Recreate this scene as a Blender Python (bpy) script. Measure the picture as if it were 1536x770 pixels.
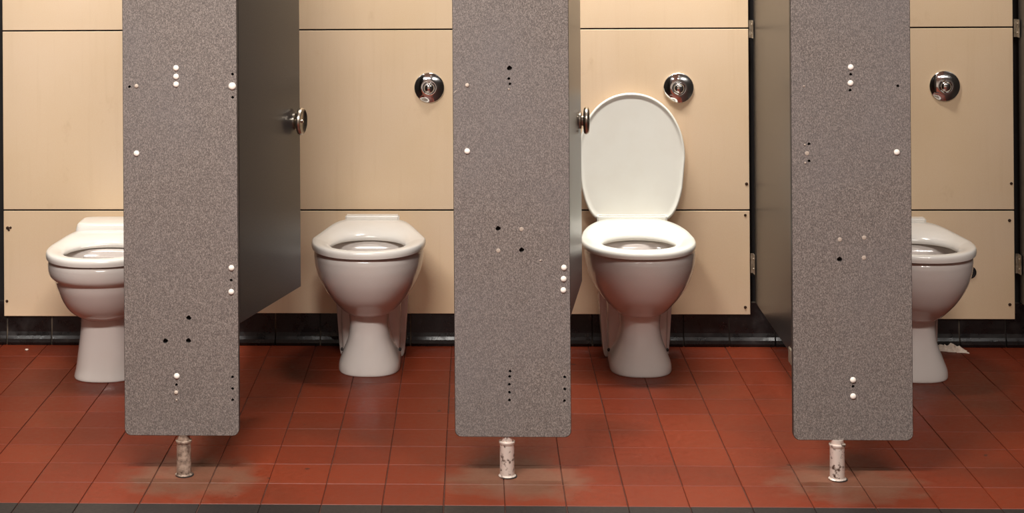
import bpy, bmesh, math, random
from mathutils import Vector, Matrix

random.seed(7)
scene = bpy.context.scene
C = scene.collection
for o in list(bpy.data.objects):
    bpy.data.objects.remove(o)

# ------------------------------------------------------------------ camera
# X runs along the cubicle wall, Y towards it (0 = edge of the dark border), Z up, metres.
F_PX, YAW, ROLL, PITCH = 2594.2, -0.03631, -0.00660, 0.00277
PPX, PPY = 617.4, -166.4
cd = bpy.data.cameras.new('camera')
cam = bpy.data.objects.new('camera', cd)
C.objects.link(cam)
cd.sensor_fit = 'HORIZONTAL'
cd.sensor_width = 36.0
cd.lens = F_PX / 1536 * 36.0
cd.shift_x = (768 - PPX) / 1536
cd.shift_y = -(385 - PPY) / 1536
cd.clip_start = 0.05
fwd = Vector((math.sin(YAW) * math.cos(PITCH), math.cos(YAW) * math.cos(PITCH), math.sin(PITCH)))
right = Vector((math.cos(YAW), -math.sin(YAW), 0))
up = right.cross(fwd)
r2 = right * math.cos(ROLL) + up * math.sin(ROLL)
u2 = up * math.cos(ROLL) - right * math.sin(ROLL)
M = Matrix((r2, u2, -fwd)).transposed().to_4x4()
M.translation = Vector((1.1809, -4.4100, 1.5588))
cam.matrix_world = M
scene.camera = cam

# ------------------------------------------------------------------ light
w = bpy.data.worlds.new('world')
scene.world = w
w.use_nodes = True
w.node_tree.nodes['Background'].inputs[0].default_value = (0.8, 0.85, 1.0, 1)
w.node_tree.nodes['Background'].inputs[1].default_value = 0.02


def ceiling_lamp(loc, sx, sy, watts, col):
    l = bpy.data.lights.new('ceiling_lamp', 'AREA')
    l.shape = 'RECTANGLE'
    l.size, l.size_y, l.energy, l.color = sx, sy, watts, col
    o = bpy.data.objects.new('ceiling_lamp', l)
    o.location = loc
    C.objects.link(o)
    return o


WARM = (1.0, 0.96, 0.905)
ceiling_lamp((0.40, -1.7, 2.66), 1.3, 0.25, 116, WARM)      # battens in the aisle
ceiling_lamp((2.75, -1.7, 2.66), 1.2, 0.25, 54, WARM)
ceiling_lamp((1.66, 1.00, 2.66), 1.2, 0.14, 52, WARM)       # battens over the cubicles
ceiling_lamp((-0.40, 1.00, 2.66), 1.2, 0.14, 38, WARM)

scene.view_settings.view_transform = 'Standard'
scene.view_settings.look = 'None'
scene.view_settings.gamma = 1
scene.view_settings.use_curve_mapping = False
scene.view_settings.exposure = 0.55


# ------------------------------------------------------------------ materials
def srgb(r, g, b):
    def f(c):
        c /= 255
        return c / 12.92 if c <= .04045 else ((c + .055) / 1.055) ** 2.4
    return (f(r), f(g), f(b), 1)


def base_mat(name, col, rough, metal=0.0, coat=0.0):
    m = bpy.data.materials.new(name)
    m.use_nodes = True
    b = m.node_tree.nodes['Principled BSDF']
    b.inputs['Base Color'].default_value = col
    b.inputs['Roughness'].default_value = rough
    b.inputs['Metallic'].default_value = metal
    b.inputs['Coat Weight'].default_value = coat
    return m, m.node_tree, b


def coords(nt, kind='Object', scale=(1, 1, 1)):
    tc = nt.nodes.new('ShaderNodeTexCoord')
    mp = nt.nodes.new('ShaderNodeMapping')
    mp.inputs['Scale'].default_value = scale
    nt.links.new(tc.outputs[kind], mp.inputs[0])
    return mp.outputs[0]


def world_pos(nt, scale=(1, 1, 1)):
    g = nt.nodes.new('ShaderNodeNewGeometry')
    mp = nt.nodes.new('ShaderNodeMapping')
    mp.inputs['Scale'].default_value = scale
    nt.links.new(g.outputs['Position'], mp.inputs[0])
    return mp.outputs[0]


def noise(nt, vec, scale, detail=2.0, rough=0.5):
    n = nt.nodes.new('ShaderNodeTexNoise')
    n.inputs['Scale'].default_value = scale
    n.inputs['Detail'].default_value = detail
    n.inputs['Roughness'].default_value = rough
    nt.links.new(vec, n.inputs['Vector'])
    return n.outputs['Fac']


def ramp(nt, fac, stops):
    r = nt.nodes.new('ShaderNodeValToRGB')
    e = r.color_ramp.elements
    while len(e) < len(stops):
        e.new(0.5)
    for k, (p, c) in enumerate(stops):
        e[k].position = p
        e[k].color = c
    nt.links.new(fac, r.inputs[0])
    return r.outputs[0]


def mix(nt, fac, a, b, mode='MIX'):
    n = nt.nodes.new('ShaderNodeMix')
    n.data_type = 'RGBA'
    n.blend_type = mode
    for sock, v in ((n.inputs[0], fac), (n.inputs[6], a), (n.inputs[7], b)):
        if isinstance(v, (int, float, tuple)):
            sock.default_value = v
        else:
            nt.links.new(v, sock)
    return n.outputs[2]


def math_node(nt, op, a, b=None):
    n = nt.nodes.new('ShaderNodeMath')
    n.operation = op
    for s, v in ((n.inputs[0], a), (n.inputs[1], b)):
        if v is None:
            continue
        if isinstance(v, (int, float)):
            s.default_value = v
        else:
            nt.links.new(v, s)
    return n.outputs[0]


def bump(nt, b, height, strength, dist):
    n = nt.nodes.new('ShaderNodeBump')
    n.inputs['Strength'].default_value = strength
    n.inputs['Distance'].default_value = dist
    nt.links.new(height, n.inputs['Height'])
    nt.links.new(n.outputs[0], b.inputs['Normal'])


BW = lambda v: (v, v, v, 1)


def mat_laminate(name='speckled_laminate', rough=.42, k=1.0):
    m, nt, b = base_mat(name, BW(.2), rough)
    v = coords(nt, 'Object', (1, 1, .6))
    n1 = noise(nt, v, 430, 2.5, .65)
    c = ramp(nt, n1, [(.30, srgb(84 * k, 78 * k, 76 * k)), (.5, srgb(120 * k, 111 * k, 106 * k)), (.70, srgb(168 * k, 157 * k, 150 * k))])
    n2 = noise(nt, coords(nt), 3.0, 3)
    c2 = mix(nt, ramp(nt, n2, [(.45, BW(0)), (.75, BW(.35))]), c, srgb(122 * k, 118 * k, 120 * k))
    nt.links.new(c2, b.inputs['Base Color'])
    bump(nt, b, n1, .12, .001)
    return m


def mat_panel():
    m, nt, b = base_mat('cream_panel', srgb(226, 197, 166), .5)
    wp = world_pos(nt)
    n1 = noise(nt, wp, 2.2, 4)
    c = ramp(nt, n1, [(.3, srgb(233, 204, 166)), (.7, srgb(239, 212, 180))])
    n2 = noise(nt, world_pos(nt, (60, 1, 3)), 1.0, 3)              # faint run marks
    c = mix(nt, ramp(nt, n2, [(.55, BW(0)), (.8, BW(.10))]), c, srgb(196, 160, 112))
    n3 = noise(nt, world_pos(nt, (9, 1, 6)), 1.0, 5, .7)
    c = mix(nt, ramp(nt, n3, [(.64, BW(0)), (.80, BW(.25))]), c, srgb(186, 146, 92))
    n4 = noise(nt, wp, 420, 1)
    c = mix(nt, .10, c, ramp(nt, n4, [(.3, BW(.2)), (.7, BW(.9))]), 'OVERLAY')
    nt.links.new(c, b.inputs['Base Color'])
    return m


def mat_ceramic(name, col, rough=.13, dirt=.0):
    m, nt, b = base_mat(name, col, rough, 0, .2)
    n = noise(nt, coords(nt), 9, 4)
    c = mix(nt, ramp(nt, n, [(.45, BW(0)), (.8, BW(.25 + dirt))]), col, tuple(x * y for x, y in zip(col, (.86, .80, .74, 1))))
    nt.links.new(c, b.inputs['Base Color'])
    return m


POSTS = [(0.388, 0.217), (1.258, 0.222), (2.129, 0.212)]


def mat_tile(name, dark=False):
    m, nt, b = base_mat(name, srgb(150, 75, 50), .5)
    oi = nt.nodes.new('ShaderNodeObjectInfo')
    wp = world_pos(nt)
    if dark:
        stops = [(0, srgb(30, 26, 25)), (1, srgb(42, 37, 35))]
    else:
        stops = [(0, srgb(103, 38, 17)), (.5, srgb(107, 39, 17)), (1, srgb(112, 43, 20))]
    c = ramp(nt, oi.outputs['Random'], stops)
    n1 = noise(nt, wp, 55, 4, .7)
    c = mix(nt, .35, c, ramp(nt, n1, [(.3, BW(.32)), (.7, BW(.68))]), 'OVERLAY')
    n2 = noise(nt, wp, 2.6, 4)
    c = mix(nt, ramp(nt, n2, [(.48, BW(0)), (.7, BW(.45))]), c, srgb(70, 36, 22) if not dark else srgb(30, 26, 26))
    # cement coloured scale on the tiles around each post
    if not dark:
        sep = nt.nodes.new('ShaderNodeSeparateXYZ')
        nt.links.new(wp, sep.inputs[0])
        nn = noise(nt, wp, 14, 3)
        tot = None
        for (px, py) in POSTS:
            dx = math_node(nt, 'MULTIPLY', math_node(nt, 'SUBTRACT', sep.outputs[0], px + .03), 4.6)
            dy = math_node(nt, 'MULTIPLY', math_node(nt, 'SUBTRACT', sep.outputs[1], py - .02), 5.4)
            d = math_node(nt, 'ADD', math_node(nt, 'MULTIPLY', dx, dx), math_node(nt, 'MULTIPLY', dy, dy))
            d = math_node(nt, 'ADD', d, math_node(nt, 'MULTIPLY', math_node(nt, 'SUBTRACT', nn, .5), 1.6))
            k = math_node(nt, 'SUBTRACT', 1.0, d)
            tot = k if tot is None else math_node(nt, 'MAXIMUM', tot, k)
        c = mix(nt, ramp(nt, tot, [(0, BW(0)), (.8, BW(.62))]), c, srgb(104, 78, 62))
    n5 = noise(nt, wp, 23, 1, .3)
    c = mix(nt, ramp(nt, n5, [(.795, BW(0)), (.815, BW(.8))]), c, srgb(46, 28, 22))
    nt.links.new(c, b.inputs['Base Color'])
    nt.links.new(ramp(nt, n1, [(.2, BW(.36)), (.8, BW(.6))]), b.inputs['Roughness'])
    b.inputs['Specular IOR Level'].default_value = .28
    bump(nt, b, n1, .25, .0015)
    return m


def mat_skirting():
    m, nt, b = base_mat('black_glazed_tile', srgb(26, 22, 23), .3)
    wp = world_pos(nt)
    n = noise(nt, wp, 16, 6, .72)
    c = ramp(nt, n, [(.50, srgb(20, 17, 18)), (.62, srgb(34, 29, 29)), (.80, srgb(92, 84, 80))])
    nt.links.new(c, b.inputs['Base Color'])
    nt.links.new(ramp(nt, n, [(.4, BW(.22)), (.7, BW(.6))]), b.inputs['Roughness'])
    return m


def mat_noisy(name, c0, c1, rough, scale, metal=0.0, lo=.35, hi=.65, detail=3):
    m, nt, b = base_mat(name, c0, rough, metal)
    n = noise(nt, coords(nt), scale, detail, .6)
    nt.links.new(ramp(nt, n, [(lo, c0), (hi, c1)]), b.inputs['Base Color'])
    return m


LAM = mat_laminate(k=.87)
LAMD = mat_laminate('smooth_dark_laminate', .29, .40)
EDGE = mat_noisy('laminate_edge', srgb(40, 35, 33), srgb(52, 46, 42), .5, 60)
HOLE = mat_noisy('hole_core', srgb(20, 16, 14), srgb(34, 26, 22), .8, 200)
PANEL = mat_panel()
PANEL_EDGE = mat_noisy('panel_edge', srgb(60, 40, 26), srgb(84, 58, 38), .6, 50)
TILE = mat_tile('red_quarry_tile')
TILE_D = mat_tile('dark_border_tile', True)
GROUT = mat_noisy('grout', srgb(58, 30, 20), srgb(82, 48, 35), .85, 30)
SKIRT = mat_skirting()
SKGROUT = mat_noisy('skirting_grout', srgb(124, 110, 94), srgb(44, 38, 34), .8, 7, 0, .44, .56)
VOID = mat_noisy('dark_backing', srgb(16, 13, 13), srgb(24, 20, 19), .8, 10)
WHITE = mat_ceramic('white_ceramic', srgb(214, 205, 199))
SEATM = mat_ceramic('white_seat_plastic', srgb(236, 231, 224), .2)
SEATG = mat_ceramic('ivory_seat_plastic', srgb(240, 239, 230), .2)
CAPM = mat_noisy('white_cap_plastic', srgb(236, 230, 222), srgb(224, 216, 206), .4, 100)
FILL = mat_noisy('tan_filler', srgb(150, 136, 124), srgb(168, 154, 142), .7, 300)
CHROME = mat_noisy('chrome', BW(.82), BW(.72), .07, 40, 1.0)
STEEL = mat_noisy('satin_steel', srgb(196, 186, 172), srgb(168, 156, 142), .3, 60, 1.0)
BRKT = mat_noisy('dull_bracket_metal', srgb(176, 164, 146), srgb(120, 108, 92), .45, 60, .6)
POSTM = mat_noisy('worn_post_metal', srgb(222, 208, 198), srgb(92, 72, 62), .38, 70, .45, .54, .64, 5)
POSTD = mat_noisy('tarnished_post_metal', srgb(178, 158, 142), srgb(84, 68, 58), .4, 55, .35, .42, .66, 5)
RUBBER = mat_noisy('dark_rubber', srgb(24, 20, 19), srgb(36, 30, 28), .7, 60)
TISSUE = mat_noisy('tissue_paper', srgb(236, 222, 208), srgb(212, 192, 176), .9, 60)
PAINT = mat_noisy('room_paint', srgb(226, 220, 210), srgb(218, 210, 200), .8, 2)
DARKWALL = mat_noisy('dark_reflection_wall', srgb(60, 54, 50), srgb(52, 46, 42), .7, 2)  # unseen right wall, coloured dark so the chrome mirrors a dim side
SCREW = mat_noisy('brown_screw', srgb(78, 52, 34), srgb(50, 32, 22), .5, 200, .3)
SEWN = mat_noisy('scratched_edge', srgb(196, 182, 168), srgb(170, 156, 142), .8, 300)
wm, wnt, wb = base_mat('toilet_water', srgb(196, 190, 176), .03)
WATER = wm


# ------------------------------------------------------------------ helpers
def link(name, me, parent=None, mats=None, smooth=False, kind=None):
    o = bpy.data.objects.new(name, me)
    C.objects.link(o)
    if mats is not None and not me.materials:
        for mm in (mats if isinstance(mats, (list, tuple)) else [mats]):
            me.materials.append(mm)
    if smooth:
        me.polygons.foreach_set('use_smooth', [True] * len(me.polygons))
    if parent is not None:
        o.parent = parent
    if kind:
        o['kind'] = kind
    return o


def from_bm(name, bm, parent=None, mats=None, smooth=False, kind=None, sharp=None):
    bmesh.ops.recalc_face_normals(bm, faces=bm.faces)
    me = bpy.data.meshes.new(name)
    bm.to_mesh(me)
    bm.free()
    if sharp is not None:
        me.polygons.foreach_set('use_smooth', [True] * len(me.polygons))
        me.set_sharp_from_angle(angle=math.radians(sharp))
    return link(name, me, parent, mats, smooth, kind)


def thing(name, label, cat, loc=(0, 0, 0), rz=0.0, group=None):
    o = bpy.data.objects.new(name, None)
    o.empty_display_size = .05
    o.location = loc
    o.rotation_euler = (0, 0, rz)
    C.objects.link(o)
    o['label'] = label
    o['category'] = cat
    if group:
        o['group'] = group
    return o


def add_box(bm, x0, x1, y0, y1, z0, z1):
    vs = [bm.verts.new(p) for p in ((x0, y0, z0), (x1, y0, z0), (x1, y1, z0), (x0, y1, z0),
                                    (x0, y0, z1), (x1, y0, z1), (x1, y1, z1), (x0, y1, z1))]
    return [bm.faces.new([vs[i] for i in q]) for q in
            ((3, 2, 1, 0), (4, 5, 6, 7), (0, 1, 5, 4), (1, 2, 6, 5), (2, 3, 7, 6), (3, 0, 4, 7))]


def box_obj(name, dims, mats, parent=None, bev=0.0, kind=None):
    bm = bmesh.new()
    add_box(bm, *dims)
    if bev:
        bmesh.ops.bevel(bm, geom=list(bm.edges), offset=bev, segments=2, affect='EDGES', profile=.5)
    return from_bm(name, bm, parent, mats, kind=kind, sharp=40 if bev else None)


def loft(bm, rings, close0=False, close1=False, cyclic=False):
    R = [[bm.verts.new(p) for p in r] for r in rings]
    n = len(R[0])
    prs = list(zip(R, R[1:])) + ([(R[-1], R[0])] if cyclic else [])
    for a, b in prs:
        for i in range(n):
            bm.faces.new((a[i], a[(i + 1) % n], b[(i + 1) % n], b[i]))
    if close0:
        bm.faces.new(R[0])
    if close1:
        bm.faces.new(R[-1])
    return R


def lathe(bm, prof, axis='Z', n=32, at=(0, 0, 0)):
    """prof = [(radius, height)], spun about axis through at; ends capped"""
    rings = []
    for r, h in prof:
        ring = []
        for i in range(n):
            a = 2 * math.pi * i / n
            c, s = r * math.cos(a), r * math.sin(a)
            p = {'Z': (c, s, h), 'Y': (c, h, s), 'X': (h, c, s)}[axis]
            ring.append(tuple(p[k] + at[k] for k in range(3)))
        rings.append(ring)
    loft(bm, rings, True, True)


def spow(v, p):
    return math.copysign(abs(v) ** p, v)


def egg(hw, f, b, rw=None, pf=2.2, pb=2.2, n=96, tp=1.0):
    """plan outline, widest at y=0, nose at y=-f, back edge (half-width rw) at y=+b"""
    pts = []
    for i in range(n):
        a = 2 * math.pi * i / n
        c, s = math.cos(a), math.sin(a)
        if s <= 0:
            pts.append((hw * spow(c, 2 / pf), -f * abs(s) ** (2 / pf)))
        else:
            u, v = spow(c, 2 / pb), abs(s) ** (2 / pb)
            h = hw if rw is None else hw + (rw - hw) * v ** tp
            pts.append((u * h, b * v))
    return pts


def smooth01(a, b, x):
    t = max(0, min(1, (x - a) / (b - a)))
    return t * t * (3 - 2 * t)


def interp_rows(rows, sub=4):
    """Catmull-Rom through rows of equal-length tuples"""
    out = []
    n = len(rows)
    for i in range(n - 1):
        p0, p1, p2, p3 = rows[max(i - 1, 0)], rows[i], rows[i + 1], rows[min(i + 2, n - 1)]
        for k in range(sub):
            t = k / sub
            out.append(tuple(.5 * (2 * b + (c - a) * t + (2 * a - 5 * b + 4 * c - d) * t * t + (3 * b - a - 3 * c + d) * t ** 3)
                             for a, b, c, d in zip(p0, p1, p2, p3)))
    out.append(rows[-1])
    return out


# ------------------------------------------------------------------ room
T = 0.156
WALL = 1.545            # face of the cream panels
X0, X1, YF, CEIL = -2.6, 5.2, -5.6, 2.72

floor = box_obj('floor', (X0, X1, YF, 1.62, -.06, -.0035), GROUT, kind='structure')
box_obj('ceiling', (X0, X1, YF, 1.62, CEIL, CEIL + .05), PAINT, kind='structure')
box_obj('wall_left', (X0 - .06, X0, YF, 1.62, -.06, CEIL + .05), PAINT, kind='structure')
box_obj('wall_right', (X1, X1 + .06, YF, 1.62, -.06, CEIL + .05), DARKWALL, kind='structure')
box_obj('wall_front', (X0, X1, YF - .06, YF, -.06, CEIL + .05), PAINT, kind='structure')
wall = box_obj('wall_back', (X0, X1, 1.575, 1.62, -.0035, CEIL), VOID, kind='structure')


def tile_mesh(name, mat):
    bm = bmesh.new()
    a, c = T / 2 - .0010, T / 2 - .0022
    rings = [[(sx * h, sy * h, z) for sx, sy in ((-1, -1), (1, -1), (1, 1), (-1, 1))] for h, z in ((a, -.0035), (a, -.0013), (c, 0))]
    loft(bm, rings, False, True)
    bmesh.ops.recalc_face_normals(bm, faces=bm.faces)
    me = bpy.data.meshes.new(name)
    bm.to_mesh(me)
    bm.free()
    me.materials.append(mat)
    return me


me_red, me_dark = tile_mesh('floor_tile', TILE), tile_mesh('border_tile', TILE_D)
done = set()
for j in range(-1, 10):
    lo, hi = (-1, 17) if j < 2 else ((-2, 18) if j < 5 else (-3, 19))
    for i in range(lo, hi + 1):
        o = link('border_tile' if j < 0 else 'floor_tile', me_dark if j < 0 else me_red, floor)
        o.location = ((i + .5) * T + random.uniform(-.0006, .0006), (j + .5) * T, random.uniform(-.0004, .0))
        o.rotation_euler = (random.uniform(-.0025, .0025), random.uniform(-.0025, .0025), random.uniform(-.002, .002))
        done.add((i, j))
# the rest of the tiling, out of the frame
for nm, rows, mm in (('floor_tile', [j for j in range(-35, 10) if j not in (-1, -2)], TILE), ('border_tile', [-1, -2], TILE_D)):
    bm = bmesh.new()
    for j in rows:
        for i in range(-16, 33):
            if (i, j) in done:
                continue
            a = T / 2 - .0016
            x, y = (i + .5) * T, (j + .5) * T
            add_box(bm, x - a, x + a, y - a, y + a, -.0035, -.0002)
    from_bm(nm, bm, floor, mm, kind='stuff')

# cove skirting of black tiles
base = box_obj('baseboard_back', (X0, X1, 1.560, 1.575, 0, .15), SKGROUT, kind='structure')
prof = [(1.5598, .0), (1.549, .0), (1.546, .010), (1.5475, .022), (1.553, .032), (1.5565, .045), (1.5580, .149), (1.5598, .149)]
bm = bmesh.new()
hwid = T / 2 - .0026
loft(bm, [[(-hwid, y, z) for y, z in prof], [(hwid, y, z) for y, z in prof]], True, True)
bmesh.ops.recalc_face_normals(bm, faces=bm.faces)
me_sk = bpy.data.meshes.new('skirting_tile')
bm.to_mesh(me_sk)
bm.free()
me_sk.materials.append(SKIRT)
for k in range(-8, 22):
    o = link('skirting_tile', me_sk, base)
    o.location = (.405 + T * k, random.uniform(-.001, .0), 0)

# cream panels, three high in each cubicle
CUBICLES = [(-.461, .352), (.372, 1.236), (1.262, 2.114), (2.200, 3.008)]
PZ = [(.110, .4665), (.4715, 1.089), (1.094, 2.10)]
screws = {0: [(-.447, .407, .006), (-.451, .153, .005)], 2: [(2.104, .559, .0055), (2.099, .452, .0045), (2.097, .137, .005)],
          3: [(2.999, .56, .005), (2.992, .434, .0055), (2.991, .148, .0055)]}
drop = {0: -.009, 1: .003, 2: .002, 3: -.012}
for ci, (xa, xb) in enumerate(CUBICLES):
    for zi, (za, zb) in enumerate(PZ):
        if zi == 0:
            za += drop[ci]
        bm = bmesh.new()
        fs = add_box(bm, xa, xb, WALL, WALL + .012, za, zb)
        for f in fs:
            f.material_index = 1
        fs[2].material_index = 0
        bmesh.ops.bevel(bm, geom=list(bm.edges), offset=.001, segments=1, affect='EDGES')
        p = from_bm('wall_panel', bm, wall, [PANEL, PANEL_EDGE])
        for (sx, sz, sr) in screws.get(ci, []):
            if za < sz < zb:
                b2 = bmesh.new()
                lathe(b2, [(sr, 0), (sr, -.0012), (sr * .7, -.002)], 'Y', 12, (sx, WALL, sz))
                from_bm('screw', b2, p, SCREW)
        if ci == 0 and zi == 0:
            b2 = bmesh.new()
            for dx, dz, rr in ((.010, .001, .0045), (.004, -.007, .004)):
                lathe(b2, [(rr, 0), (rr, -.001), (rr * .6, -.0016)], 'Y', 10, (-.447 + dx, WALL, .407 + dz))
            from_bm('broken_screw_mark', b2, p, SCREW)
        if ci == 3 and zi == 0:
            b2 = bmesh.new()
            lathe(b2, [(.021, 0), (.021, -.003), (.017, -.004), (.016, -.001)], 'Y', 28, (2.858, WALL, .258))
            from_bm('access_hole', b2, p, RUBBER)  # dark rimmed disc stands in for the black hole in this panel


# ------------------------------------------------------------------ pilasters
def cut(me_obj, cutter):
    md = me_obj.modifiers.new('cut', 'BOOLEAN')
    md.operation = 'DIFFERENCE'
    md.solver = 'EXACT'
    md.object = cutter
    md.material_mode = 'TRANSFER'
    dg = bpy.context.evaluated_depsgraph_get()
    new = bpy.data.meshes.new_from_object(me_obj.evaluated_get(dg))
    me_obj.modifiers.clear()
    me_obj.data = new
    bpy.data.objects.remove(cutter)


PF, PT, PTOP = .203, .020, 2.05
PILASTERS = [
    dict(x=(.2335, .542), z=.110, post=(.390, .218), mat=POSTD,
         label='grey speckled pilaster with three white caps in a column, standing on a tarnished post',
         marks=[(.378, 1.096, 'c'), (.378, 1.073, 'c'), (.378, 1.052, 'c'), (.271, 1.048, 's'), (.252, 1.046, 'h'), (.529, 1.047, 'C'),
                (.53, 1.079, 'h'), (.53, 1.017, 'h'), (.27, .867, 'c'), (.524, .56, 'c'), (.523, .527, 'h'), (.523, .496, 'c'),
                (.408, .426, 'H'), (.407, .365, 'H'), (.345, .364, 'H'), (.375, .27, 'c'), (.374, .247, 'h'), (.373, .226, 's'),
                (.525, .268, 'h'), (.525, .237, 'h'), (.525, .207, 'h'), (.374, .206, 't')]),
    dict(x=(1.1195, 1.4285), z=.1105, post=(1.258, .222), mat=POSTM,
         label='grey speckled pilaster with a column of bare holes near its foot, on a pale post',
         marks=[(1.271, 1.093, 'H'), (1.269, 1.065, 'h'), (1.272, 1.051, 'h'), (1.269, 1.037, 't'), (1.158, 1.048, 's'), (1.157, .872, 'c'),
                (1.238, .666, 'H'), (1.3, .609, 'H'), (1.3, .664, 'r'), (1.238, .607, 'r'), (1.35, .581, 't'), (1.412, .562, 'c'),
                (1.411, .532, 'c'), (1.41, .502, 'c'), (1.267, .286, 'h'), (1.266, .272, 'h'), (1.265, .251, 'h'), (1.265, .23, 'h'),
                (1.265, .209, 'h'), (1.412, .271, 'h'), (1.412, .239, 'h'), (1.411, .208, 'h')]),
    dict(x=(2.0145, 2.3285), z=.106, post=(2.131, .212), mat=POSTM,
         label='grey speckled pilaster with two white caps near its foot, in front of a greenish partition',
         marks=[(2.172, 1.093, 'c'), (2.172, 1.074, 'h'), (2.171, 1.051, 'c'), (2.17, 1.032, 'h'), (2.295, 1.043, 'h'), (2.049, 1.043, 't'),
                (2.291, .868, 'c'), (2.061, .890, 'h'), (2.050, .888, 't'), (2.056, .865, 'r'), (2.061, .845, 'h'), (2.051, .840, 't'),
                (2.139, .585, 'H'), (2.14, .637, 'r'), (2.204, .642, 'r'), (2.203, .589, 'r'), (2.172, .266, 'c'), (2.172, .249, 'h'),
                (2.172, .223, 'c')]),
]


def screw_cap(par, x, z, r, mat, name):
    bm = bmesh.new()
    h = r * .62
    pr = [(r, .0), (r, -.001)] + [(r * math.cos(a), -.001 - h * math.sin(a)) for a in (.3, .6, .9, 1.2, 1.45)]
    lathe(bm, pr, 'Y', 18, (x, PF, z))
    return from_bm(name, bm, par, mat, sharp=60)


for P in PILASTERS:
    (xa, xb), zb = P['x'], P['z']
    t = thing('pilaster', P['label'], 'pilaster', (0, 0, 0), 0, 'pilasters along the cubicle front')
    # slab with rounded lower corners
    rr = .017
    out = [(xa, PTOP), (xa, zb + rr)]
    for k in range(1, 7):
        a = math.pi + k / 6 * math.pi / 2
        out.append((xa + rr + rr * math.cos(a), zb + rr + rr * math.sin(a)))
    for k in range(0, 7):
        a = 1.5 * math.pi + k / 6 * math.pi / 2
        out.append((xb - rr + rr * math.cos(a), zb + rr + rr * math.sin(a)))
    out.append((xb, PTOP))
    bm = bmesh.new()
    ch = .0012
    cx, cz = (xa + xb) / 2, (zb + PTOP) / 2
    ins = [(x - math.copysign(ch, x - cx), z - math.copysign(ch, z - cz)) for x, z in out]
    rings = [[(x, PF, z) for x, z in ins], [(x, PF + ch, z) for x, z in out], [(x, PF + PT - ch, z) for x, z in out], [(x, PF + PT, z) for x, z in ins]]
    loft(bm, rings, True, True)
    bmesh.ops.recalc_face_normals(bm, faces=bm.faces)
    for f in bm.faces:
        f.material_index = 0 if abs(f.normal.y) > .9 else 1
    slab = from_bm('slab', bm, t, [LAM, EDGE, HOLE])
    bm = bmesh.new()
    for (x, z, k) in P['marks']:
        if k in 'hH':
            r = .0036 if k == 'h' else .0062
            q = random.random() * 3
            pr = [(r, -.004), (r, .011)]
            rings = []
            for rad, h in pr:
                rings.append([(x + rad * math.cos(a) * (1 + .16 * math.sin(2 * a + q)), PF + h, z + rad * math.sin(a) * (1 + .14 * math.cos(3 * a + q)))
                              for a in [2 * math.pi * i / 14 for i in range(14)]])
            loft(bm, rings, True, True)
    cutter = from_bm('hole_cutter', bm, None, [HOLE])
    cut(slab, cutter)
    for (x, z, k) in P['marks']:
        if k == 'c':
            screw_cap(t, x, z, .0078, CAPM, 'screw_cap')
        elif k == 'C':
            screw_cap(t, x, z, .0102, CAPM, 'screw_cap')
        elif k == 's':
            screw_cap(t, x, z, .0055, SEWN, 'filled_hole')
        elif k == 't':
            screw_cap(t, x, z, .0026, FILL, 'filled_hole')
        elif k == 'r':
            o = screw_cap(t, x, z, .0058, FILL, 'filled_hole')
            o.scale = (1, .35, 1)
            o.location.y = PF * (1 - .35)
            bm = bmesh.new()
            lathe(bm, [(.0034, 0), (.0034, -.0018), (.0016, -.0022)], 'Y', 12, (x, PF, z))
            from_bm('plug_centre', bm, o, LAM)
    # pedestal leg
    px, py = P['post']
    bm = bmesh.new()
    lathe(bm, [(.0168, .08), (.0168, zb + .001)], 'Z', 28, (px, py, 0))
    leg = from_bm('spigot', bm, t, P['mat'], sharp=40)
    bm = bmesh.new()
    lathe(bm, [(.0225, .0), (.0235, .003), (.0195, .006), (.0192, .086), (.0215, .089), (.0218, .094), (.0200, .0955), (.0168, .0950)], 'Z', 32, (px, py, 0))
    leg = from_bm('post', bm, t, P['mat'], sharp=35)
    bm = bmesh.new()
    lathe(bm, [(.0245, .0), (.0245, .0018), (.0205, .0028)], 'Z', 32, (px + .002, py, 0))
    from_bm('base_ring', bm, leg, RUBBER)

# scratches on the middle pilaster
pil2 = [o for o in bpy.data.objects if o.name.startswith('pilaster')][1]
bm = bmesh.new()
for (xa, za, xb, zb, wd) in ((1.121, 1.026, 1.131, 1.036, .0016), (1.1275, 1.048, 1.130, 1.056, .0014), (1.137, 1.057, 1.139, 1.061, .0012), (1.1335, 1.0385, 1.136, 1.0405, .001)):
    d = Vector((xb - xa, 0, zb - za)).normalized()
    n = Vector((-d.z, 0, d.x)) * wd * .5
    a, b = Vector((xa, PF, za)), Vector((xb, PF, zb))
    top, bot = Vector((0, -.0004, 0)), Vector((0, .0004, 0))
    loft(bm, [[a + top - n * .3, a + top + n * .3, a + bot + n * .3, a + bot - n * .3], [(a + b) / 2 + top - n, (a + b) / 2 + top + n, (a + b) / 2 + bot + n, (a + b) / 2 + bot - n],
              [b + top - n * .3, b + top + n * .3, b + bot + n * .3, b + bot - n * .3]], True, True)
from_bm('scratch', bm, pil2, SEWN)


# ------------------------------------------------------------------ partitions
def bracket(par, x, z, h):
    bm = bmesh.new()
    add_box(bm, x - .006, x - .003, 1.505, 1.534, z - h / 2, z + h / 2)
    add_box(bm, x - .013, x - .003, 1.534, 1.537, z - h / 2, z + h / 2)
    o = from_bm('bracket', bm, par, BRKT)
    for s in (-1, 1):
        b2 = bmesh.new()
        lathe(b2, [(.004, -.006), (.004, -.0075), (.0025, -.009)], 'X', 12, (x, 1.520, z + s * h * .26))
        from_bm('screw', b2, o, STEEL)


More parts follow.
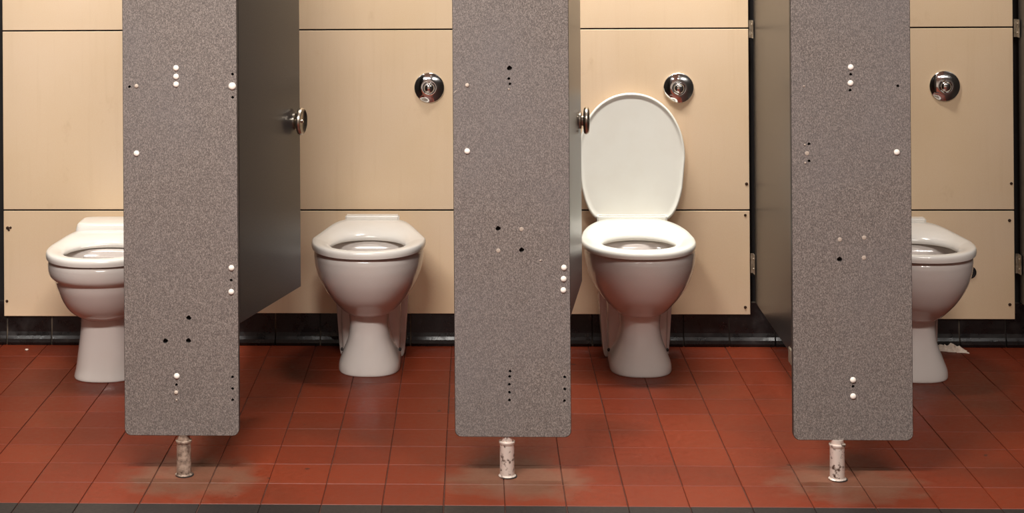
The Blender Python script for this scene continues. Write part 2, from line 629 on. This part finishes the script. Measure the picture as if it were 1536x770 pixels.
def partition(xface, label, th=.018, xnear=None):
    t = thing('partition', label, 'partition', (0, 0, 0), 0, 'partitions between the cubicles')
    bm = bmesh.new()
    fs = add_box(bm, xface, xface + th, PF + PT + .004, 1.53, .158, 2.05)
    for f in fs:
        f.material_index = 1
    fs[3].material_index = 0
    fs[5].material_index = 0
    bmesh.ops.bevel(bm, geom=list(bm.edges), offset=.001, segments=1, affect='EDGES')
    from_bm('board', bm, t, [LAMD, EDGE])
    for z, h in ((1.09, .060), (.290, .066)):
        bracket(t, xface, z, h)
    bm = bmesh.new()
    add_box(bm, xface - .004, xface + th + .003, .835, .885, .130, .176)
    bmesh.ops.bevel(bm, geom=list(bm.edges), offset=.002, segments=1, affect='EDGES')
    from_bm('edge_clip', bm, t, BRKT)
    return t


partition(-.504, 'cubicle partition at the far side of the toilet with the ridged rim')
partition(.352, 'cubicle partition hidden behind the half open dark door')
partition(1.240, 'cubicle partition behind the pilaster with the column of bare holes')
partition(2.128, 'greenish grey partition with metal wall brackets beside the toilet with raised lid')
partition(3.022, 'dark partition edge with a wall bracket beside the crumpled tissue')


# ------------------------------------------------------------------ doors
def door(hinge, free, zb0, zb1, label, kr):
    hx, hy = hinge
    fx, fy = free
    L = math.hypot(fx - hx, fy - hy)
    ang = math.atan2(fy - hy, fx - hx)
    t = thing('cubicle_door', label, 'door', (hx, hy, 0), ang, 'cubicle doors standing open')
    t.location.z = 0
    th = .018
    bm = bmesh.new()
    # local: x along the leaf, y across (face towards the open cubicle at y=-th), z up
    fs = add_box(bm, 0, L, -.0, th, zb0, 2.0)
    for v in bm.verts:
        if v.co.x > L / 2 and v.co.z < 1:
            v.co.z = zb1
    for f in fs:
        f.material_index = 1
    fs[2].material_index = 0
    fs[4].material_index = 0
    bmesh.ops.bevel(bm, geom=list(bm.edges), offset=.0012, segments=1, affect='EDGES')
    from_bm('leaf', bm, t, [LAMD, EDGE])
    # lock: rose, neck, round turn disc with a raised rim
    kx, kz = L - .045, kr
    bm = bmesh.new()
    lathe(bm, [(.026, 0), (.026, -.003), (.022, -.005), (.013, -.006)], 'Y', 32, (kx, 0, kz))
    rose = from_bm('lock_rose', bm, t, STEEL, sharp=35)
    bm = bmesh.new()
    lathe(bm, [(.016, -.005), (.016, -.011), (.034, -.0115), (.0385, -.0135), (.0405, -.0180), (.0400, -.0230), (.0370, -.0260), (.0340, -.0255), (.0315, -.0225), (.006, -.0215)], 'Y', 48, (kx, 0, kz))
    disc = from_bm('turn_disc', bm, t, STEEL, sharp=50)
    bm = bmesh.new()
    lathe(bm, [(.0045, -.021), (.0045, -.0235), (.003, -.025)], 'Y', 16, (kx, 0, kz))
    from_bm('spindle_screw', bm, disc, CHROME)
    for z in (.62, 1.75):
        bm = bmesh.new()
        add_box(bm, -.004, .04, th, th + .002, z - .035, z + .035)
        lathe(bm, [(.005, z - .036), (.005, z + .036)], 'Z', 12, (-.004, th + .004, 0))
        from_bm('hinge', bm, t, STEEL)
    return t


door((.540, .250), (.6525, .770), .400, .382, 'dark grey door with round steel lock, half open beside the lidless plain seat toilet', .884)
door((1.428, .252), (1.4945, .775), .408, .398, 'grey door seen nearly edge on, its round steel lock beside the raised lid', .884)


# ------------------------------------------------------------------ flush buttons
def flush(x, z, label):
    t = thing('flush_button', label, 'flush button', (x, WALL, z), 0, 'chrome flush buttons on the panels')
    bm = bmesh.new()
    lathe(bm, [(.0525, .0), (.0525, -.003), (.0518, -.0050), (.049, -.0068), (.044, -.0092), (.038, -.0116), (.031, -.0138), (.0225, -.0160), (.0215, -.0156), (.0205, -.013)], 'Y', 72)
    rose = from_bm('dome_plate', bm, t, CHROME, sharp=50)
    bm = bmesh.new()
    lathe(bm, [(.0215, -.0150), (.0215, -.0178), (.0200, -.0188), (.0188, -.0178), (.0186, -.0140)], 'Y', 48)
    from_bm('ring', bm, rose, CHROME, sharp=50)
    bm = bmesh.new()
    lathe(bm, [(.0172, -.012), (.0172, -.0185), (.0165, -.0205), (.0140, -.0228), (.0100, -.0246), (.0055, -.0257), (.001, -.0260)], 'Y', 48)
    from_bm('push_button', bm, t, CHROME, sharp=60)


flush(1.021, .891, 'chrome dome flush button above the plain seat beside the middle pilaster')
flush(1.875, .888, 'chrome dome flush button beside the raised toilet lid')
flush(2.777, .892, 'dark reflecting chrome flush button above the toilet with crumpled tissue')


# ------------------------------------------------------------------ toilets
def make_toilet(label, cx, cy, kind, seat_mat, seat_dx=0.0, zs=0.0):
    """local origin: widest point of the seat on the floor; the wall is towards +y"""
    t = thing('toilet', label, 'toilet', (cx, cy, 0), 0, 'toilets in the row of cubicles')
    back = WALL - .001 - cy
    # --- bowl
    if kind == 'plain':
        outer = [(.186, .0670, .090, .12), (.192, .077, .108, .13), (.208, .0960, .134, .15), (.25, .1320, .180, .17), (.30, .1620, .212, .195), (.345, .1760, .228, .21), (.378, .1795, .232, .215)]
        outer = interp_rows(outer, 5) + [(.392, .1785, .231, .214), (.399, .174, .226, .21)]
    else:
        outer = [(.192, .078, .096, .12), (.201, .092, .116, .13), (.222, .118, .150, .15), (.255, .139, .178, .17), (.295, .155, .200, .19), (.322, .162, .208, .20)]
        outer = interp_rows(outer, 5) + [(.327, .1640, .210, .202), (.331, .170, .217, .206), (.337, .176, .224, .21), (.345, .1805, .229, .212),
                                         (.358, .1830, .232, .214), (.374, .1835, .233, .215), (.383, .181, .231, .213), (.389, .176, .226, .21)]
    top = outer[-1][0]
    inner = [(top + .002, .160, .212, .14), (top + .001, .140, .194, .072), (top - .008, .134, .187, .062), (top - .03, .131, .184, .056),
             (top - .09, .112, .155, .044), (top - .15, .082, .110, .032), (top - .19, .060, .07, .022), (top - .22, .045, .05, .015)]
    bm = bmesh.new()
    rings = []
    for z, hw, f, b in outer + inner:
        rings.append([(x, y, z) for x, y in egg(hw, f, b, None, 2.15, 2.6, 72)])
    loft(bm, rings, True, True)
    from_bm('bowl', bm, t, WHITE, sharp=50)
    bm = bmesh.new()
    lathe(bm, [(.001, top - .165), (.060, top - .165), (.0601, top - .170), (.001, top - .170)], 'Z', 32, (0, -.035, 0))
    from_bm('water', bm, t, WATER)
    # --- pedestal
    if kind == 'plain':
        ped = [(.0, .0995, .116, .235), (.006, .1010, .118, .235), (.026, .0990, .114, .23), (.060, .0860, .103, .19), (.100, .0710, .092, .15), (.145, .0640, .086, .13), (.196, .0680, .089, .12)]
    else:
        ped = [(.0, .1020, .108, .20), (.006, .1030, .110, .20), (.034, .0970, .104, .19), (.088, .0900, .098, .16), (.140, .0835, .094, .14), (.204, .0790, .092, .12)]
    bm = bmesh.new()
    rows = interp_rows(ped, 5)
    loft(bm, [[(x, y, z) for x, y in egg(hw, f, b, None, 2.5, 3.6, 64)] for z, hw, f, b in rows], True, True)
    from_bm('pedestal', bm, t, WHITE, sharp=60)
    # --- trap housing with a flange against the wall
    bm = bmesh.new()
    rows = interp_rows([(.0, .0930), (.03, .0960), (.10, .0985), (.20, .1020), (.30, .110), (.37, .120)], 4)
    loft(bm, [[(x, y + .10, z) for x, y in egg(hw, .06, back - .102, None, 3.2, 6, 40)] for z, hw in rows], True, True)
    from_bm('trap_housing', bm, t, WHITE, sharp=60)
    bm = bmesh.new()
    rows = interp_rows([(.0, .1040), (.02, .1100), (.10, .1160), (.20, .1230), (.30, .1310), (.385, .138)], 4)
    y0 = back - .115
    loft(bm, [[(x, y + y0, z) for x, y in egg(hw, .014, .114, None, 4, 10, 40)] for z, hw in rows], True, True)
    from_bm('wall_flange', bm, t, WHITE, sharp=60)
    for s in (-1, 1):
        bm = bmesh.new()
        lathe(bm, [(.006, .085), (.006, .0985), (.003, .1015)], 'X', 12, (0, .075, .040))
        o = from_bm('fixing_bolt', bm, t, RUBBER)
        if s < 0:
            o.rotation_euler = (0, 0, math.pi)
            o.location = (0, .15, 0)
    # --- seat
    zb = top + .006
    seat_rows = [(.025, 0), (0, .006), (0, .013), (.03, .0190), (.09, .0222), (.30, .0240), (.60, .0225), (.84, .0180), (.955, .0115), (1, .0050), (.98, 0)]
    if kind == 'plain':
        prm = dict(hw=.187, f=.242, b=.195, rw=.113, pf=2.25, pb=7)
        op, rise = (.121, .128, -.066), .027
        if seat_mat is SEATG:
            prm.update(rw=.128, pb=5, tp=1.5)
            op, rise = (.117, .112, -.050), .027
    else:
        prm = dict(hw=.188, f=.236, b=.210, rw=.142, pf=2.25, pb=7)
        op, rise = (.126, .126, -.050), .016
    bm = bmesh.new()
    O = egg(n=96, **prm)
    I = [(x, y + op[2]) for x, y in egg(op[0], op[1], op[1], None, 2.1, 2.1, 96)]
    rings = []
    for s, z in seat_rows:
        ring = []
        for (ox, oy), (ix, iy) in zip(O, I):
            x, y = ox + (ix - ox) * s, oy + (iy - oy) * s
            ring.append((x + seat_dx, y, zb + z + rise * min(1, z / .02) * max(0.0, min(1.0, (y + .01) / .19))))
        rings.append(ring)
    loft(bm, rings, cyclic=True)
    seat = from_bm('seat', bm, t, seat_mat, sharp=60)
    for sx, sy in ((-.135, -.05), (.135, -.05)):
        bm = bmesh.new()
        lathe(bm, [(.010, -.006), (.010, .002)], 'Z', 16, (sx, sy, zb))
        from_bm('buffer', bm, seat, RUBBER)
    # --- hinge block behind the seat
    zt = zb + .024 + rise
    if kind == 'plain':
        bm = bmesh.new()
        hwh = .092 if seat_mat is not SEATG else .118
        add_box(bm, -hwh + seat_dx, hwh + seat_dx, .185, .222, top + .002, zt + .009)
        bmesh.ops.bevel(bm, geom=list(bm.edges), offset=.005, segments=3, affect='EDGES')
        from_bm('hinge_block', bm, t, seat_mat, sharp=50)
    else:
        bm = bmesh.new()
        rows = [(.0, .150, 0), (.012, .149, .002), (.030, .146, .005), (.040, .143, .008), (.0445, .139, .013), (.046, .132, .020)]
        loft(bm, [[(x + seat_dx, y + .24, zb + .014 + z) for x, y in egg(hw, .075 - dy * 1.5, .085 - dy, None, 7, 7, 64)] for z, hw, dy in rows], True, True)
        from_bm('hinge_hump', bm, t, seat_mat, sharp=55)
    return t, zt


toilets = [
    make_toilet('white toilet with a ridged rim and a humped seat hinge', -.026, 1.196, 'ridged', SEATM),
    make_toilet('white toilet with a plain lidless seat, beside the half open dark door', .826, 1.280, 'plain', SEATM),
    make_toilet('white toilet with its oval ivory lid raised against the panel', 1.713, 1.282, 'plain', SEATG, -.006),
    make_toilet('white toilet with crumpled tissue on the floor behind it', 2.588, 1.232, 'plain', SEATM),
]

# raised lid of the third toilet
t3, zt3 = toilets[2]
O = [(x, -y) for x, y in egg(.181, .219, .219, .138, 2.1, 7, 96, 1.9)]     # s upward: nose at the top
lid_rows = [(0, .0), (0, -.004), (.012, -.0075), (.026, -.0085), (.040, -.0075), (.052, -.0045), (.10, -.0035), (.5, -.0020), (.97, -.0012)]
back_rows = [(.012, .004), (.05, .008), (.4, .012), (.97, .013)]
bm = bmesh.new()
lean = math.radians(3.2)


def lid_pt(x, s, d):
    s2 = s + .219
    return (x - .004, .205 + s2 * math.sin(lean) + d * math.cos(lean), zt3 - .018 + s2 * math.cos(lean) - d * math.sin(lean))


rings = [[lid_pt(x * (1 - k), s * (1 - k), d) for x, s in O] for k, d in reversed(back_rows)]
rings += [[lid_pt(x * (1 - k), s * (1 - k), d) for x, s in O] for k, d in lid_rows]
loft(bm, rings, True, True)
from_bm('lid', bm, t3, SEATG, sharp=60)
for x in (-.106, .106):
    bm = bmesh.new()
    lathe(bm, [(.010, x - .012), (.011, x - .010), (.011, x + .010), (.010, x + .012)], 'X', 20, (-.006, .203, zt3 - .002))
    from_bm('lid_hinge', bm, t3, SEATG, sharp=40)

# ------------------------------------------------------------------ crumpled tissue and a chip of plaster
bm = bmesh.new()
N, Mx = 14, 9
rnd = random.Random(3)
grid = []
for i in range(N):
    row = []
    for j in range(Mx):
        u, v = i / (N - 1) - .5, j / (Mx - 1) - .5
        z = .002 + .020 * max(0, 1 - (2 * u) ** 2) * max(0, 1 - (2 * v) ** 2) * rnd.uniform(.25, 1.3)
        row.append(bm.verts.new((u * .105 + rnd.uniform(-.004, .004), v * .045 + u * -.030 + rnd.uniform(-.003, .003), z)))
    grid.append(row)
for i in range(N - 1):
    for j in range(Mx - 1):
        bm.faces.new((grid[i][j], grid[i + 1][j], grid[i + 1][j + 1], grid[i][j + 1]))
ext = bmesh.ops.extrude_face_region(bm, geom=list(bm.faces))
for g in ext['geom']:
    if isinstance(g, bmesh.types.BMVert):
        g.co.z = max(.0002, g.co.z - .0018)
o = from_bm('tissue', bm, None, TISSUE)
o.location = (2.778, 1.512, 0)
o['label'] = 'crumpled white tissue on the floor against the black skirting'
o['category'] = 'tissue'

bm = bmesh.new()
bmesh.ops.create_icosphere(bm, subdivisions=2, radius=.006)
for v in bm.verts:
    v.co *= rnd.uniform(.7, 1.2)
    v.co.z = max(-.003, v.co.z * .6)
o = from_bm('plaster_chip', bm, None, TISSUE)
o.location = (-.365, 1.475, .003)
o['label'] = 'tiny pale plaster chip on the floor near the black skirting'
o['category'] = 'debris'

# each fixed thing's Empty goes to the foot of the thing
def rebase(o, base):
    b = Vector(base)
    for ch in o.children:
        ch.location = Vector(ch.location) - b
    o.location = b


bpy.context.view_layer.update()
for o in list(bpy.data.objects):
    if o.type == 'EMPTY' and o.get('category') in ('pilaster', 'partition'):
        slab = [c for c in o.children if c.name.split('.')[0] in ('slab', 'board')][0]
        xs = [v.co.x for v in slab.data.vertices]
        ys = [v.co.y for v in slab.data.vertices]
        zs = [v.co.z for v in slab.data.vertices]
        rebase(o, ((min(xs) + max(xs)) / 2, (min(ys) + max(ys)) / 2, 0 if o['category'] == 'pilaster' else min(zs)))
